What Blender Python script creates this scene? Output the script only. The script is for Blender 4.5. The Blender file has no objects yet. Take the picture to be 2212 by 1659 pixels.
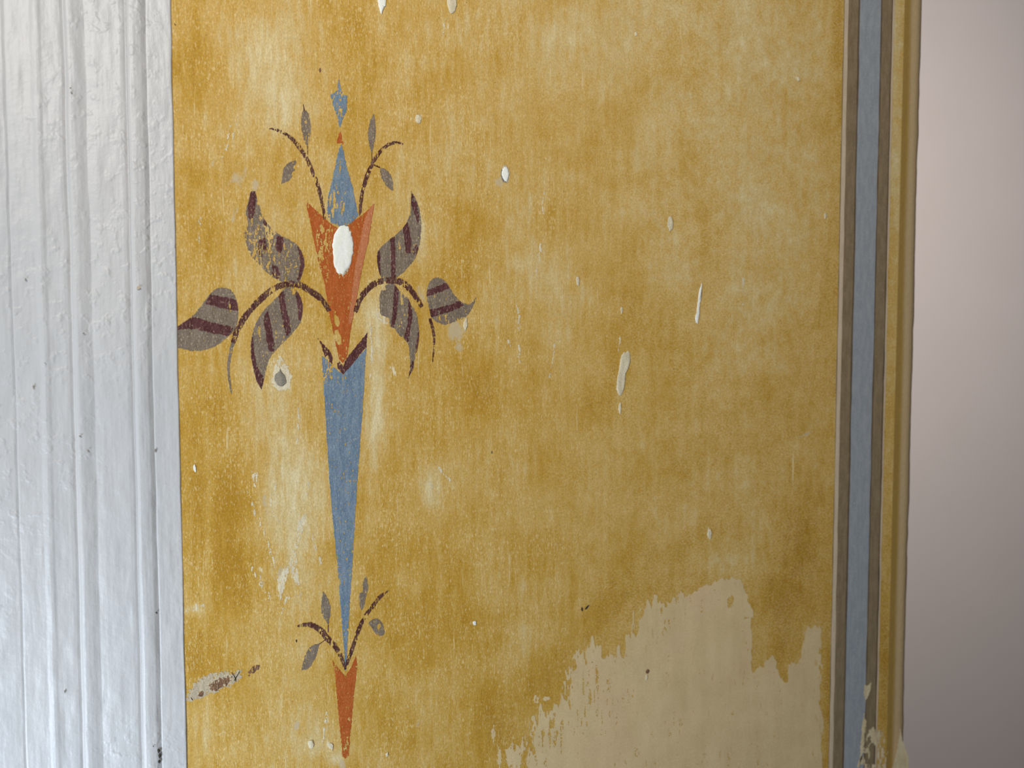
# Close view of an old ochre limewashed wall with a painted ornament, a white
# moulded door casing at its side and a painted border along its far corner.
import bpy, math
import numpy as np
from mathutils import Matrix, Vector

sc = bpy.context.scene
COL = sc.collection

# ------------------------------------------------------------------ camera
W, H, F = 2212.0, 1659.0, 2000.0            # frame and focal length (pixels)
CAM = np.array((0.0, -0.60, 1.45))          # 60 cm in front of the wall (plane y = 0)
PITCH, YAW = math.radians(-3.37), math.radians(16.0)
cam_d = bpy.data.cameras.new('camera')
cam = bpy.data.objects.new('camera', cam_d)
COL.objects.link(cam)
cam.location = CAM
cam.rotation_euler = (math.pi / 2 + PITCH, 0, -YAW)
cam_d.sensor_width = 36.0
cam_d.lens = 36.0 * F / W
cam_d.clip_start = 0.02
cam_d.dof.use_dof = True
cam_d.dof.focus_distance = 0.60
cam_d.dof.aperture_fstop = 4.6
sc.camera = cam
ROT = np.array(Matrix(cam.rotation_euler.to_matrix()))

# ------------------------------------------------------------------ light
world = bpy.data.worlds.new('world')
sc.world = world
world.use_nodes = True
world.node_tree.nodes['Background'].inputs[0].default_value = (0.86, 0.91, 1.0, 1)
world.node_tree.nodes['Background'].inputs[1].default_value = 0.03


def area(name, loc, aim, size, energy, col):
    l = bpy.data.lights.new(name, 'AREA')
    l.shape = 'RECTANGLE'
    l.size, l.size_y = size
    l.energy = energy
    l.color = col
    o = bpy.data.objects.new(name, l)
    COL.objects.link(o)
    o.location = loc
    o.rotation_euler = (Vector(aim) - Vector(loc)).to_track_quat('-Z', 'Y').to_euler()
    return o


key = area("window_daylight", (-0.29, -0.78, 1.90), (0.22, 0, 1.74), (0.36, 0.36), 3.25, (1.0, 0.965, 0.915))
key.data.spread = math.radians(135)
low = area('low_daylight', (-0.44, -0.42, 0.96), (-0.06, 0, 1.16), (0.26, 0.32), 1.75, (0.72, 0.845, 1.0))
low.data.spread = math.radians(120)
area('far_wall_fill', (1.1, 0.12, 2.05), (1.85, 1.6, 1.25), (0.8, 0.9), 19.0, (1.0, 0.95, 0.92))  # added fill lamp with no known source, brightens the wall beyond the corner
sc.view_settings.view_transform = 'Standard'
sc.view_settings.look = 'None'
sc.view_settings.gamma = 1.0
sc.view_settings.use_curve_mapping = False
sc.view_settings.exposure = 0.33

# ------------------------------------------------------------------ helpers


def on_plane(px, py, y=0.0):
    """Survey point (photo pixel) -> world point on the plane at depth y."""
    px = np.asarray(px, float); py = np.asarray(py, float)
    d = np.stack([(px - W / 2) / F, -(py - H / 2) / F, -np.ones_like(px)], -1) @ ROT.T
    t = (y - CAM[1]) / d[..., 1]
    return CAM + d * t[..., None]


def to_pixel(p):
    q = (np.asarray(p) - CAM) @ ROT
    return W / 2 - F * q[..., 0] / q[..., 2], H / 2 + F * q[..., 1] / q[..., 2]


def smooth(t):
    return t * t * (3 - 2 * t)


_tab = np.random.RandomState(7).rand(16, 256, 256)


def vnoise(x, y, seed=0):
    """value noise 0..1"""
    t = _tab[seed % 16]
    x = np.asarray(x, float) + 37.3 * (seed // 16); y = np.asarray(y, float)
    xi = np.floor(x).astype(int); yi = np.floor(y).astype(int)
    fx = smooth(x - xi); fy = smooth(y - yi)
    a = t[yi & 255, xi & 255]; b = t[yi & 255, (xi + 1) & 255]
    c = t[(yi + 1) & 255, xi & 255]; d = t[(yi + 1) & 255, (xi + 1) & 255]
    return (a * (1 - fx) + b * fx) * (1 - fy) + (c * (1 - fx) + d * fx) * fy


def fbm(x, y, seed=0, n=3):
    s = 0; a = 1.0; tot = 0
    for i in range(n):
        s = s + a * vnoise(x * 2 ** i, y * 2 ** i, seed + i); tot += a; a *= 0.5
    return s / tot


def lin(c):
    c = np.asarray(c, float) / 255.0
    return np.where(c <= 0.04045, c / 12.92, ((c + 0.055) / 1.055) ** 2.4)


def alb(c, L=0.78):
    """display colour seen under light level L -> surface colour"""
    v = np.clip(lin(c) / L, 0.003, 0.92)
    return (float(v[0]), float(v[1]), float(v[2]), 1.0)


def link(name, me, mat=None, parent=None):
    o = bpy.data.objects.new(name, me)
    COL.objects.link(o)
    if mat: me.materials.append(mat)
    if parent: o.parent = parent
    return o


def quads_mesh(name, verts, quads, shade=False):
    me = bpy.data.meshes.new(name)
    verts = np.ascontiguousarray(verts, np.float32); quads = np.ascontiguousarray(quads, np.int32)
    me.vertices.add(len(verts)); me.vertices.foreach_set('co', verts.ravel())
    me.loops.add(quads.size); me.loops.foreach_set('vertex_index', quads.ravel())
    me.polygons.add(len(quads))
    me.polygons.foreach_set('loop_start', np.arange(0, quads.size, 4, dtype=np.int32))
    me.polygons.foreach_set('loop_total', np.full(len(quads), 4, np.int32))
    if shade: me.polygons.foreach_set('use_smooth', np.ones(len(quads), bool))
    me.update(calc_edges=True); me.validate()
    return me


def grid_quads(nr, nc):
    i = np.arange(nr - 1)[:, None] * nc + np.arange(nc - 1)[None]
    return np.stack([i, i + 1, i + nc + 1, i + nc], -1).reshape(-1, 4)


def empty(name, loc=(0, 0, 0)):
    o = bpy.data.objects.new(name, None)
    COL.objects.link(o); o.location = loc
    o.empty_display_size = 0.05
    return o


# ------------------------------------------------------------------ materials


class NT:
    def __init__(s, name, rough=0.75, spec=0.3):
        s.m = bpy.data.materials.new(name); s.m.use_nodes = True
        s.t = s.m.node_tree; s.b = s.t.nodes['Principled BSDF']
        s.b.inputs['Roughness'].default_value = rough
        s.b.inputs['Specular IOR Level'].default_value = spec
        s.pos = s.n('ShaderNodeTexCoord').outputs['Object']

    def n(s, typ, **kw):
        x = s.t.nodes.new(typ)
        for k, v in kw.items(): setattr(x, k, v)
        return x

    def put(s, sock, v):
        if hasattr(v, 'is_output'): s.t.links.new(v, sock)
        else: sock.default_value = v

    def math(s, op, a, b=0.0, c=0.0, clamp=False):
        x = s.n('ShaderNodeMath', operation=op, use_clamp=clamp)
        s.put(x.inputs[0], a); s.put(x.inputs[1], b); s.put(x.inputs[2], c)
        return x.outputs[0]

    def noise(s, scale, detail=2.0, rough=0.5, vec=(1, 1, 1), off=(0, 0, 0), rot=(0, 0, 0)):
        mp = s.n('ShaderNodeMapping')
        s.t.links.new(s.pos, mp.inputs[0])
        mp.inputs['Scale'].default_value = vec; mp.inputs['Location'].default_value = off
        mp.inputs['Rotation'].default_value = rot
        x = s.n('ShaderNodeTexNoise')
        s.t.links.new(mp.outputs[0], x.inputs['Vector'])
        x.inputs['Scale'].default_value = scale; x.inputs['Detail'].default_value = detail
        x.inputs['Roughness'].default_value = rough
        return x.outputs['Fac']

    def ramp(s, v, lo, hi, a=0.0, b=1.0):
        x = s.n('ShaderNodeMapRange', interpolation_type='SMOOTHSTEP')
        s.put(x.inputs[0], v); s.put(x.inputs[1], lo); s.put(x.inputs[2], hi)
        s.put(x.inputs[3], a); s.put(x.inputs[4], b)
        return x.outputs[0]

    def mix(s, f, a, b, mode='MIX'):
        x = s.n('ShaderNodeMix', data_type='RGBA', blend_type=mode)
        s.put(x.inputs[0], f); s.put(x.inputs[6], a); s.put(x.inputs[7], b)
        return x.outputs[2]

    def grey(s, v):
        x = s.n('ShaderNodeCombineColor')
        for i in range(3): s.put(x.inputs[i], v)
        return x.outputs[0]

    def bump(s, h, strength=0.3, dist=0.001):
        x = s.n('ShaderNodeBump')
        x.inputs['Strength'].default_value = strength; x.inputs['Distance'].default_value = dist
        s.put(x.inputs['Height'], h)
        s.t.links.new(x.outputs[0], s.b.inputs['Normal'])

    def out(s, c):
        s.put(s.b.inputs['Base Color'], c)
        return s.m


def paint_mat(name, c, c2, c3=None, grain=0.22, L=0.78):
    """thin dry paint film: two tones in soft streaks, grain, and rubbed pale flecks"""
    m = NT(name, 0.7, 0.25)
    st = m.noise(1, 3, 0.6, (330, 1, 70))
    col = m.mix(m.ramp(st, 0.35, 0.68), alb(c, L), alb(c2, L))
    g = m.noise(1300, 2, 0.6)
    col = m.mix(1.0, col, m.grey(m.ramp(g, 0.25, 0.75, 1 - grain, 1 + grain)), 'MULTIPLY')
    if c3:
        f = m.noise(1, 3, 0.6, (1150, 1, 420), (3, 0, 1))
        col = m.mix(m.math('MULTIPLY', m.ramp(f, 0.54, 0.70), 0.75), col, alb(c3, L))
    m.bump(g, 0.15, 0.0004)
    return m.out(col)


def ochre_mat():
    m = NT('aged_ochre_limewash', 0.72, 0.25)
    at = m.n('ShaderNodeAttribute', attribute_name='wear')
    sp = m.n('ShaderNodeSeparateColor'); m.t.links.new(at.outputs['Color'], sp.inputs[0])
    pale_a, grey_a, white_a = sp.outputs[0], sp.outputs[1], sp.outputs[2]
    brush_a = at.outputs['Alpha']                         # 0 vertical scrubbing .. 1 fine level brushing
    blot = m.noise(24, 5, 0.6, off=(2, 0, 5))
    streak = m.noise(1, 4, 0.62, (170, 1, 16))
    mid_l = m.noise(1, 4, 0.65, (300, 1, 60), (5, 0, 2))
    mid_r = m.noise(1, 5, 0.68, (170, 1, 120), (5, 0, 2))
    mm = m.n('ShaderNodeMix', data_type='FLOAT')
    m.put(mm.inputs[0], brush_a); m.put(mm.inputs[2], mid_l); m.put(mm.inputs[3], mid_r)
    mid = mm.outputs[0]
    pv = m.math('ADD', pale_a, m.math('MULTIPLY', m.math('SUBTRACT', blot, 0.5), 0.9))
    pv = m.math('ADD', pv, m.math('MULTIPLY', m.math('SUBTRACT', streak, 0.5), 0.55))
    pv = m.math('ADD', pv, m.math('MULTIPLY', m.math('SUBTRACT', mid, 0.5), 1.0))
    cr = m.n('ShaderNodeValToRGB'); m.put(cr.inputs[0], pv)
    e = cr.color_ramp.elements
    e[0].position = 0.0; e[0].color = alb((158, 116, 26))
    e[1].position = 1.0; e[1].color = alb((200, 184, 142))
    x = e.new(0.28); x.color = alb((172, 133, 49))
    x = e.new(0.55); x.color = alb((183, 149, 80))
    x = e.new(0.78); x.color = alb((189, 165, 112))
    col = cr.outputs[0]
    # grit
    g1 = m.noise(1, 3, 0.65, (1100, 1, 620), (1, 0, 7))
    col = m.mix(1.0, col, m.grey(m.ramp(g1, 0.22, 0.78, 0.80, 1.20)), 'MULTIPLY')
    # pale scrubbed flecks: tall ones, and fine level ones
    fv = m.noise(1, 3, 0.55, (1080, 1, 300), (4, 0, 3))
    fh = m.noise(1, 5, 0.75, (620, 1, 900), (8, 0, 1), (0, 0.5, 0))
    dens = m.ramp(m.noise(38, 3, 0.6, off=(9, 0, 4)), 0.3, 0.7, 0.0, -0.075)
    fv2 = m.noise(1, 2, 0.6, (1500, 1, 800), (2, 0, 9))
    fvm = m.math('MAXIMUM', m.ramp(m.math('ADD', fv, m.math('MULTIPLY', dens, -1.0)), 0.58, 0.74),
                 m.math('MULTIPLY', m.ramp(m.math('ADD', fv2, m.math('MULTIPLY', dens, -0.8)), 0.60, 0.74), 0.85))
    fhm = m.math('MULTIPLY', m.ramp(m.math('ADD', fh, m.math('MULTIPLY', dens, -1.0)), 0.47, 0.69), 0.78)
    fm = m.n('ShaderNodeMix', data_type='FLOAT')
    m.put(fm.inputs[0], brush_a); m.put(fm.inputs[2], fvm); m.put(fm.inputs[3], fhm)
    col = m.mix(m.math('MULTIPLY', fm.outputs[0], 0.58), col, alb((216, 194, 142)))
    # long thin scratches
    sv = m.noise(1, 2, 0.5, (520, 1, 22), (6, 0, 6))
    svm = m.math('MULTIPLY', m.ramp(sv, 0.66, 0.74), m.ramp(m.noise(30, 2, 0.5, off=(1, 0, 1)), 0.45, 0.62))
    col = m.mix(m.math('MULTIPLY', svm, 0.6), col, alb((214, 198, 158)))
    # greyed, rubbed-through places and white scraped ones
    wn = m.noise(1, 4, 0.62, (420, 1, 120), (7, 0, 2))
    gn = m.noise(1, 4, 0.65, (260, 1, 110), (1, 0, 8))
    gm = m.ramp(m.math('ADD', grey_a, m.math('MULTIPLY', m.math('SUBTRACT', gn, 0.5), 1.3)), 0.34, 0.56)
    gm = m.math('MULTIPLY', gm, m.ramp(grey_a, 0.04, 0.16))
    col = m.mix(m.math('MULTIPLY', gm, 0.78), col, alb((178, 162, 130)))
    wm = m.ramp(m.math('ADD', white_a, m.math('MULTIPLY', m.math('SUBTRACT', wn, 0.5), 1.9)), 0.32, 0.54)
    wm = m.math('MULTIPLY', wm, m.ramp(white_a, 0.02, 0.12))
    col = m.mix(m.math('MULTIPLY', wm, 0.8), col, alb((212, 202, 172)))
    # dark specks
    dk = m.ramp(m.noise(520, 1, 0.4, off=(3, 3, 3)), 0.735, 0.77)
    col = m.mix(m.math('MULTIPLY', dk, 0.45), col, alb((110, 84, 40)))
    hgt = m.math('ADD', m.math('MULTIPLY', g1, 0.5), m.math('MULTIPLY', m.noise(1, 4, 0.6, (90, 1, 40)), 1.0))
    m.bump(hgt, 0.25, 0.0009)
    return m.out(col)


def white_mat():
    m = NT('thick_white_gloss_paint', 0.42, 0.45)
    n1 = m.noise(90, 4, 0.55)
    n2 = m.noise(1, 3, 0.5, (420, 420, 60), (2, 0, 0))
    n3 = m.noise(420, 3, 0.6, off=(1, 1, 0))
    lump = m.ramp(m.noise(150, 2, 0.5, off=(5, 5, 5)), 0.52, 0.72)
    patch = m.ramp(m.noise(9, 2, 0.5, (1, 1, 0.5), (4, 0, 2)), 0.42, 0.62)
    h = m.math('ADD', m.math('MULTIPLY', n1, 1.0), m.math('MULTIPLY', n2, 0.35))
    h = m.math('ADD', h, m.math('MULTIPLY', n3, 0.16))
    h = m.math('ADD', h, m.math('MULTIPLY', m.math('MULTIPLY', lump, patch), 0.7))
    m.bump(h, 0.42, 0.0013)
    c = m.mix(m.ramp(m.noise(14, 3, 0.6, (1, 1, 0.35)), 0.35, 0.7), (0.575, 0.572, 0.565, 1), (0.61, 0.594, 0.575, 1))
    dk = m.ramp(m.noise(330, 1, 0.4, off=(7, 1, 3)), 0.745, 0.775)
    c = m.mix(m.math('MULTIPLY', dk, 0.18), c, (0.36, 0.34, 0.31, 1))
    return m.out(c)


M_OCHRE = ochre_mat()
M_WHITE = white_mat()
M_BLUE = paint_mat('smalt_blue_paint', (92, 110, 127), (112, 127, 139), (152, 154, 146))
M_ORANGE = paint_mat('red_ochre_paint', (154, 74, 22), (164, 84, 34), (186, 118, 68), 0.2)
M_PINK = paint_mat('pale_red_ochre_paint', (166, 98, 60), (174, 110, 74), (196, 142, 104), 0.16)
M_GREY = paint_mat('umber_grey_paint', (104, 91, 77), (120, 106, 92), (182, 164, 130), 0.28)
M_PURPLE = paint_mat('caput_purple_paint', (68, 31, 31), (86, 50, 50), (150, 124, 104), 0.3)
M_STEM = paint_mat('dark_brown_paint', (66, 30, 26), (92, 62, 52), (186, 154, 112), 0.34)
M_FILL = paint_mat('white_filler', (228, 226, 212), (216, 214, 200), None, 0.06)
M_CHIP = paint_mat('pale_plaster', (204, 193, 164), (186, 174, 146), None, 0.16)
M_CEMENT = paint_mat('grey_plaster', (160, 146, 122), (178, 162, 132), (204, 194, 172), 0.22)
M_HOLE = paint_mat('dark_grey_hole', (118, 112, 100), (140, 132, 116), None, 0.2)
M_DIRT = paint_mat('dark_brown_earth', (84, 58, 40), (130, 96, 68), (170, 140, 110), 0.3)
M_BLACK = paint_mat('black_grit', (44, 38, 30), (70, 60, 48), None, 0.3)
LR = 0.55   # light level along the far corner
M_BORDERBLUE = paint_mat('border_blue_paint', (114, 118, 122), (124, 127, 129), (140, 139, 136), 0.06, LR)
M_BORDERBROWN = paint_mat('border_brown_paint', (100, 86, 64), (112, 97, 74), (124, 108, 86), 0.07, LR)
M_BORDERDARK = paint_mat('border_dark_line_paint', (74, 60, 46), (84, 70, 54), None, 0.1, LR)
M_BORDERBEIGE = paint_mat('border_beige_line_paint', (164, 148, 126), (156, 140, 118), None, 0.06, LR)
M_CHIPR = paint_mat('pale_flake', (172, 158, 128), (160, 144, 112), None, 0.1, LR)


def bare_mat():
    m = NT('bare_buff_plaster', 0.8, 0.2)
    s1 = m.noise(1, 4, 0.6, (90, 1, 14), (3, 0, 3))
    s2 = m.noise(1, 3, 0.6, (330, 1, 70), (1, 0, 2))
    L = 0.59
    col = m.mix(m.ramp(m.math('MULTIPLY_ADD', s1, 0.5, m.math('MULTIPLY', m.noise(45, 4, 0.6), 0.5)), 0.3, 0.7), alb((164, 144, 105), L), alb((176, 156, 118), L))
    sm = m.math('MULTIPLY', m.ramp(s2, 0.60, 0.72), m.ramp(m.noise(40, 2, 0.5, (1, 1, 0.5)), 0.42, 0.6))
    col = m.mix(m.math('MULTIPLY', sm, 0.5), col, alb((142, 114, 72), L))
    col = m.mix(m.math('MULTIPLY', m.ramp(m.noise(18, 3, 0.6, off=(6, 0, 0)), 0.5, 0.7), 0.35), col, alb((176, 146, 116), L))
    g = m.noise(900, 3, 0.6)
    col = m.mix(1.0, col, m.grey(m.ramp(g, 0.25, 0.75, 0.93, 1.07)), 'MULTIPLY')
    m.bump(g, 0.12, 0.0005)
    return m.out(col)


M_BARE = bare_mat()


def corner_mat():
    m = NT('rubbed_corner_paint', 0.7, 0.25)
    s1 = m.noise(1, 4, 0.6, (260, 1, 9), (3, 0, 3))
    at = m.n('ShaderNodeAttribute', attribute_name='wear')
    sp = m.n('ShaderNodeSeparateColor'); m.t.links.new(at.outputs['Color'], sp.inputs[0])
    f = m.ramp(m.math('ADD', sp.outputs[0], m.math('MULTIPLY', m.math('SUBTRACT', s1, 0.5), 0.5)), 0.3, 0.7)
    col = m.mix(f, alb((136, 109, 56), LR), alb((142, 122, 90), LR))
    g = m.noise(700, 3, 0.6)
    col = m.mix(1.0, col, m.grey(m.ramp(g, 0.25, 0.75, 0.95, 1.05)), 'MULTIPLY')
    m.bump(m.noise(160, 3, 0.5), 0.25, 0.0012)
    return m.out(col)


def plain_wall_mat():
    m = NT('smooth_pinkish_grey_emulsion', 0.85, 0.15)
    n = m.noise(6, 3, 0.5)
    m.bump(m.noise(220, 3, 0.5), 0.05, 0.001)
    return m.out(m.mix(n, (0.66, 0.60, 0.57, 1), (0.70, 0.635, 0.61, 1)))


# ------------------------------------------------------------------ the setting
Z0, Z1 = 0.0, 2.7
PY = 750.0                                     # row where verticals were measured
vx = lambda px, py=PY: float(on_plane(px, py)[0])
X_LEFT = vx(330)
X_CORNER_START = vx(1936)
zt = float(on_plane(400, -60)[2]); zb = float(on_plane(1990, 1720)[2])
STEP = 0.0012


def blob(px, py, cx, cy, rx, ry, ang=0.0):
    a = math.radians(ang); dx = px - cx; dy = py - cy
    u = (dx * math.cos(a) + dy * math.sin(a)) / rx; v = (-dx * math.sin(a) + dy * math.cos(a)) / ry
    return np.exp(-(u * u + v * v))


PALE = [  # cx, cy, rx, ry, angle, amount   (+ pale wash, - strong ochre)
    (590, 150, 75, 130, 8, .38), (640, 240, 45, 60, 0, .15), (545, 70, 90, 50, 0, .15), (480, 260, 50, 120, 20, .12),
    (620, 1010, 70, 190, -6, .36), (560, 880, 60, 90, 0, .2), (655, 1200, 45, 120, 8, .25), (815, 860, 20, 230, 2, .34),
    (800, 700, 22, 60, 0, .35), (830, 760, 30, 120, 0, .12), (985, 60, 120, 80, 0, .18), (1350, 60, 320, 110, 0, .22),
    (1650, 160, 120, 200, 0, .16), (1500, 430, 180, 130, 0, .16), (1250, 220, 140, 120, 0, .1), (1180, 560, 110, 110, 0, .12),
    (1640, 560, 90, 240, 0, .10), (1120, 450, 40, 90, 10, .2), (960, 380, 60, 120, 0, .12), (1240, 740, 60, 100, 0, .18),
    (1590, 700, 60, 120, 0, .15), (1400, 1080, 160, 90, -15, .14), (1620, 1120, 90, 60, 0, .12), (1560, 1210, 60, 30, 0, .15),
    (1000, 1090, 90, 80, 20, .10), (930, 1060, 30, 60, -20, .25), (1110, 900, 90, 60, 0, .1), (1140, 1390, 100, 40, -12, .18),
    (690, 1590, 90, 70, 0, .28), (660, 1400, 60, 60, 0, .12), (420, 1316, 26, 12, 0, .4), (450, 1150, 9, 200, 1, .28),
    (446, 1520, 10, 120, 1, .22), (560, 760, 40, 40, 0, .1), (930, 1480, 60, 90, 0, .12), (1060, 1260, 60, 40, -20, .16),
    (600, 470, 60, 70, 0, .12), (910, 510, 9, 60, -4, .45), (725, 1640, 18, 14, 0, .4), (820, 30, 50, 60, 0, .12),
    (470, 1600, 60, 60, 0, .1), (700, 380, 30, 90, 0, .1), (950, 640, 40, 50, 0, .1), (1460, 560, 40, 60, 0, .1),
    (430, 100, 45, 130, 0, -.22), (430, 320, 40, 90, 0, -.16), (430, 500, 35, 90, 0, -.12), (500, 1080, 40, 150, 0, -.38),
    (420, 1040, 40, 180, 0, -.2), (500, 1260, 60, 90, 0, -.3), (430, 1400, 40, 60, 0, -.26), (470, 880, 30, 60, 0, -.2), (770, 60, 26, 60, 0, -.28),
    (930, 70, 40, 60, 0, -.15), (1000, 520, 40, 160, 0, -.2), (1030, 840, 60, 100, 0, -.2), (1150, 780, 25, 80, 0, -.28),
    (1270, 340, 50, 60, 0, -.2), (1340, 640, 40, 60, 0, -.18), (1330, 780, 24, 60, 0, -.22), (1250, 880, 80, 40, 0, -.18),
    (1480, 790, 60, 120, 0, -.12), (1290, 1360, 90, 70, -30, -.24), (1170, 1480, 80, 60, -30, -.3), (1680, 1330, 40, 110, 0, -.30),
    (1740, 1200, 50, 160, 0, -.28), (1790, 1500, 12, 200, 0, -.3), (1460, 1000, 160, 50, -8, -.14), (1180, 1180, 120, 50, -18, -.18),
    (1000, 1330, 90, 60, -10, -.2), (880, 1380, 60, 90, 0, -.15), (820, 1180, 40, 120, 0, -.2), (920, 1180, 60, 60, 0, -.15),
    (1810, 60, 10, 260, -1, -.25), (1795, 560, 14, 240, -1, -.12), (1060, 150, 60, 80, 0, -.1), (1400, 1200, 60, 30, -20, -.18),
    (650, 560, 16, 50, 0, -.12), (480, 560, 40, 50, 0, -.12), (700, 1560, 14, 90, 0, -.05), (850, 1560, 60, 80, 0, -.14),
    (1060, 1570, 60, 70, -20, -.22), (1915, 1450, 12, 220, -1, -.25), (1935, 300, 16, 420, -1, .30),
]
GREY = [
    (515, 385, 20, 30, 30, .55), (552, 400, 10, 16, 0, .75), (506, 462, 12, 26, 10, .5), (985, 715, 22, 30, 0, .75),
    (992, 750, 12, 18, 0, .6), (1742, 938, 22, 5, -25, .6), (640, 1570, 9, 16, 20, .6), (470, 330, 8, 60, 25, .35),
    (500, 270, 8, 60, 25, .35), (440, 250, 9, 70, 2, .3), (1078, 393, 16, 14, 0, .6), (760, 65, 14, 20, 0, .35), (1100, 1395, 12, 8, 0, .5),
    (905, 545, 8, 30, 0, .4), (740, 1652, 8, 20, 0, .8), (612, 1240, 20, 30, 10, .55), (645, 1290, 14, 24, 0, .5),
    (690, 1482, 9, 22, 0, .4), (930, 1050, 20, 20, 0, .35), (575, 1090, 12, 60, -18, .4), (540, 890, 12, 40, 0, .3), (1290, 1400, 10, 14, 0, .5),
    (910, 1470, 12, 20, 0, .4), (900, 1560, 22, 20, 0, .35), (830, 690, 10, 24, 0, .45), (912, 640, 8, 34, -30, .5), (1215, 550, 20, 20, 0, .2),
]
WHITE = [
    (652, 1128, 9, 22, 6, .85), (636, 1190, 6, 60, 14, .55), (607, 1255, 12, 40, 8, .75), (640, 1248, 9, 24, 6, .75),
    (548, 1030, 10, 24, 0, .5), (580, 1110, 6, 60, -16, .35), (690, 1190, 5, 70, -18, .30), (560, 1220, 12, 30, -25, .45),
    (600, 780, 16, 30, 0, .6), (612, 835, 26, 26, 0, .45), (815, 680, 16, 34, 0, .5), (850, 800, 10, 26, -20, .5), (835, 695, 12, 20, -25, .5),
    (800, 710, 4, 50, 0, .5), (800, 830, 4, 120, 1, .35), (822, 760, 5, 60, 6, .3), (1165, 545, 7, 40, 6, .5), (1170, 400, 4, 90, -2, .4), (1105, 690, 10, 60, -5, .35), (1122, 770, 5, 70, 0, .38),
    (1200, 750, 6, 60, 8, .4), (1210, 720, 10, 20, 10, .4), (1110, 1636, 18, 30, 0, .7), (1066, 1590, 8, 40, 0, .5), (1080, 1640, 8, 30, 0, .4),
    (1062, 1600, 20, 14, 0, .4), (1160, 1510, 22, 8, 0, .55), (960, 1010, 6, 50, -15, .38), (940, 1060, 16, 12, 0, .4), (905, 255, 8, 10, 0, .75), (690, 1612, 60, 24, 0, .3),
    (712, 1610, 10, 12, 0, .7), (706, 1560, 6, 44, 6, .45), (1530, 1150, 7, 14, 0, .7), (1605, 620, 6, 40, 0, .3),
    (1500, 610, 6, 30, 0, .35), (1290, 430, 12, 16, 0, .4), (1245, 465, 6, 24, 0, .4), (1395, 495, 4, 14, 0, .5), (1720, 170, 6, 9, 0, .6), (1782, 465, 3, 14, 0, .6),
    (900, 60, 10, 30, 0, .35), (968, 60, 12, 20, 0, .4), (960, 180, 16, 30, 0, .4), (430, 245, 6, 40, 5, .3), (500, 330, 5, 50, 25, .4),
    (475, 300, 4, 50, 25, .35), (660, 1345, 30, 12, 0, .45), (650, 1365, 20, 12, 0, .45), (420, 1318, 24, 8, -8, .5), (520, 1440, 10, 14, 0, .5), (1240, 1390, 12, 9, 0, .3),
    (640, 950, 4, 60, 6, .3), (700, 880, 6, 60, 0, .3), (1300, 1318, 12, 4, 0, .3), (1380, 1320, 8, 14, 0, .5), (1280, 1400, 14, 12, 0, .5), (870, 1120, 8, 40, 10, .3),
]


def wear_attr(px, py):
    pale = np.full(px.shape, 0.45)
    # the lower half of the wall keeps more ochre; the upper right is more washed
    pale += 0.06 * np.clip((px - 900) / 900, 0, 1) * np.clip((900 - py) / 900, -0.6, 1)
    pale -= 0.05 * np.clip((py - 900) / 700, 0, 1)
    for b in PALE: pale += b[5] * blob(px, py, *b[:5])
    grey = np.zeros(px.shape)
    for b in GREY: grey = np.maximum(grey, b[5] * blob(px, py, *b[:5]))
    wht = np.zeros(px.shape)
    for b in WHITE: wht = np.maximum(wht, b[5] * blob(px, py, *b[:5]))
    wht -= 0.15
    pale += (fbm(px / 90, py / 130, 3) - .5) * 0.25
    brush = np.clip((px - 1060) / 420 + (fbm(px / 120, py / 120, 6) - .5) * 1.1, 0, 1)
    return np.stack([np.clip(pale, 0, 1), grey, wht, brush], -1)


def dense_axis(lo, hi, a, b, step, coarse):
    parts = []
    if lo < a: parts.append(np.linspace(lo, a, max(2, int((a - lo) / coarse)), endpoint=False))
    parts.append(np.arange(a, b, step))
    parts.append(np.linspace(b, hi, max(2, int((hi - b) / coarse))))
    return np.concatenate(parts)


zs = dense_axis(Z0, Z1, zb, zt, STEP, 0.05)
nx = int((X_CORNER_START - X_LEFT) / STEP)
xs = np.concatenate([np.linspace(-0.7, X_LEFT, 12, endpoint=False), np.linspace(X_LEFT, X_CORNER_START, nx)])
GX, GZ = np.meshgrid(xs, zs)
P = np.stack([GX, np.zeros_like(GX), GZ], -1).reshape(-1, 3)
me = quads_mesh('wall_back', P, grid_quads(len(zs), len(xs)))
ax, ay = to_pixel(P)
at = me.attributes.new('wear', 'FLOAT_COLOR', 'POINT')
at.data.foreach_set('color', wear_attr(ax, ay).astype(np.float32).ravel())
wall = link('wall_back', me, M_OCHRE)
wall['kind'] = 'structure'
wall['label'] = 'worn ochre yellow painted wall with pale scratches behind the ornament'

# corner of the wall: shallow quirk, rounded arris, return face
cpx = np.array([1936, 1940, 1946, 1952, 1957, 1961, 1965, 1969, 1973, 1976.5, 1978.5])
cdy = np.array([0, .0002, .0006, .0009, .0007, .0004, .0003, .0005, .0012, .0027, .0052])
cx_ = np.array([vx(p) for p in cpx])
prof = [(cx_[i], cdy[i]) for i in range(len(cpx))]
xe = cx_[-1] + 0.0006
prof += [(xe, 0.010), (xe, 0.05), (xe, 0.3), (xe, 1.599)]
czs = dense_axis(Z0, Z1, zb, zt, 0.003, 0.05)
pts = []
for z in czs:
    for k, (x, y) in enumerate(prof):
        pts.append((x, y, z))
pts = np.array(pts).reshape(len(czs), len(prof), 3)
wob = (fbm(czs / 0.02, czs * 0 + .5, 2, 4) - .5) * 0.0022 + (fbm(czs / 0.13, czs * 0 + 3.5, 5, 2) - .5) * 0.003
ramp_w = np.clip((np.arange(len(prof)) - 5) / 5.0, 0, 1)
pts[..., 0] += wob[:, None] * ramp_w[None]
me = quads_mesh('trim_2', pts.reshape(-1, 3), grid_quads(len(czs), len(prof)), True)
at = me.attributes.new('wear', 'FLOAT_COLOR', 'POINT')
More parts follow.
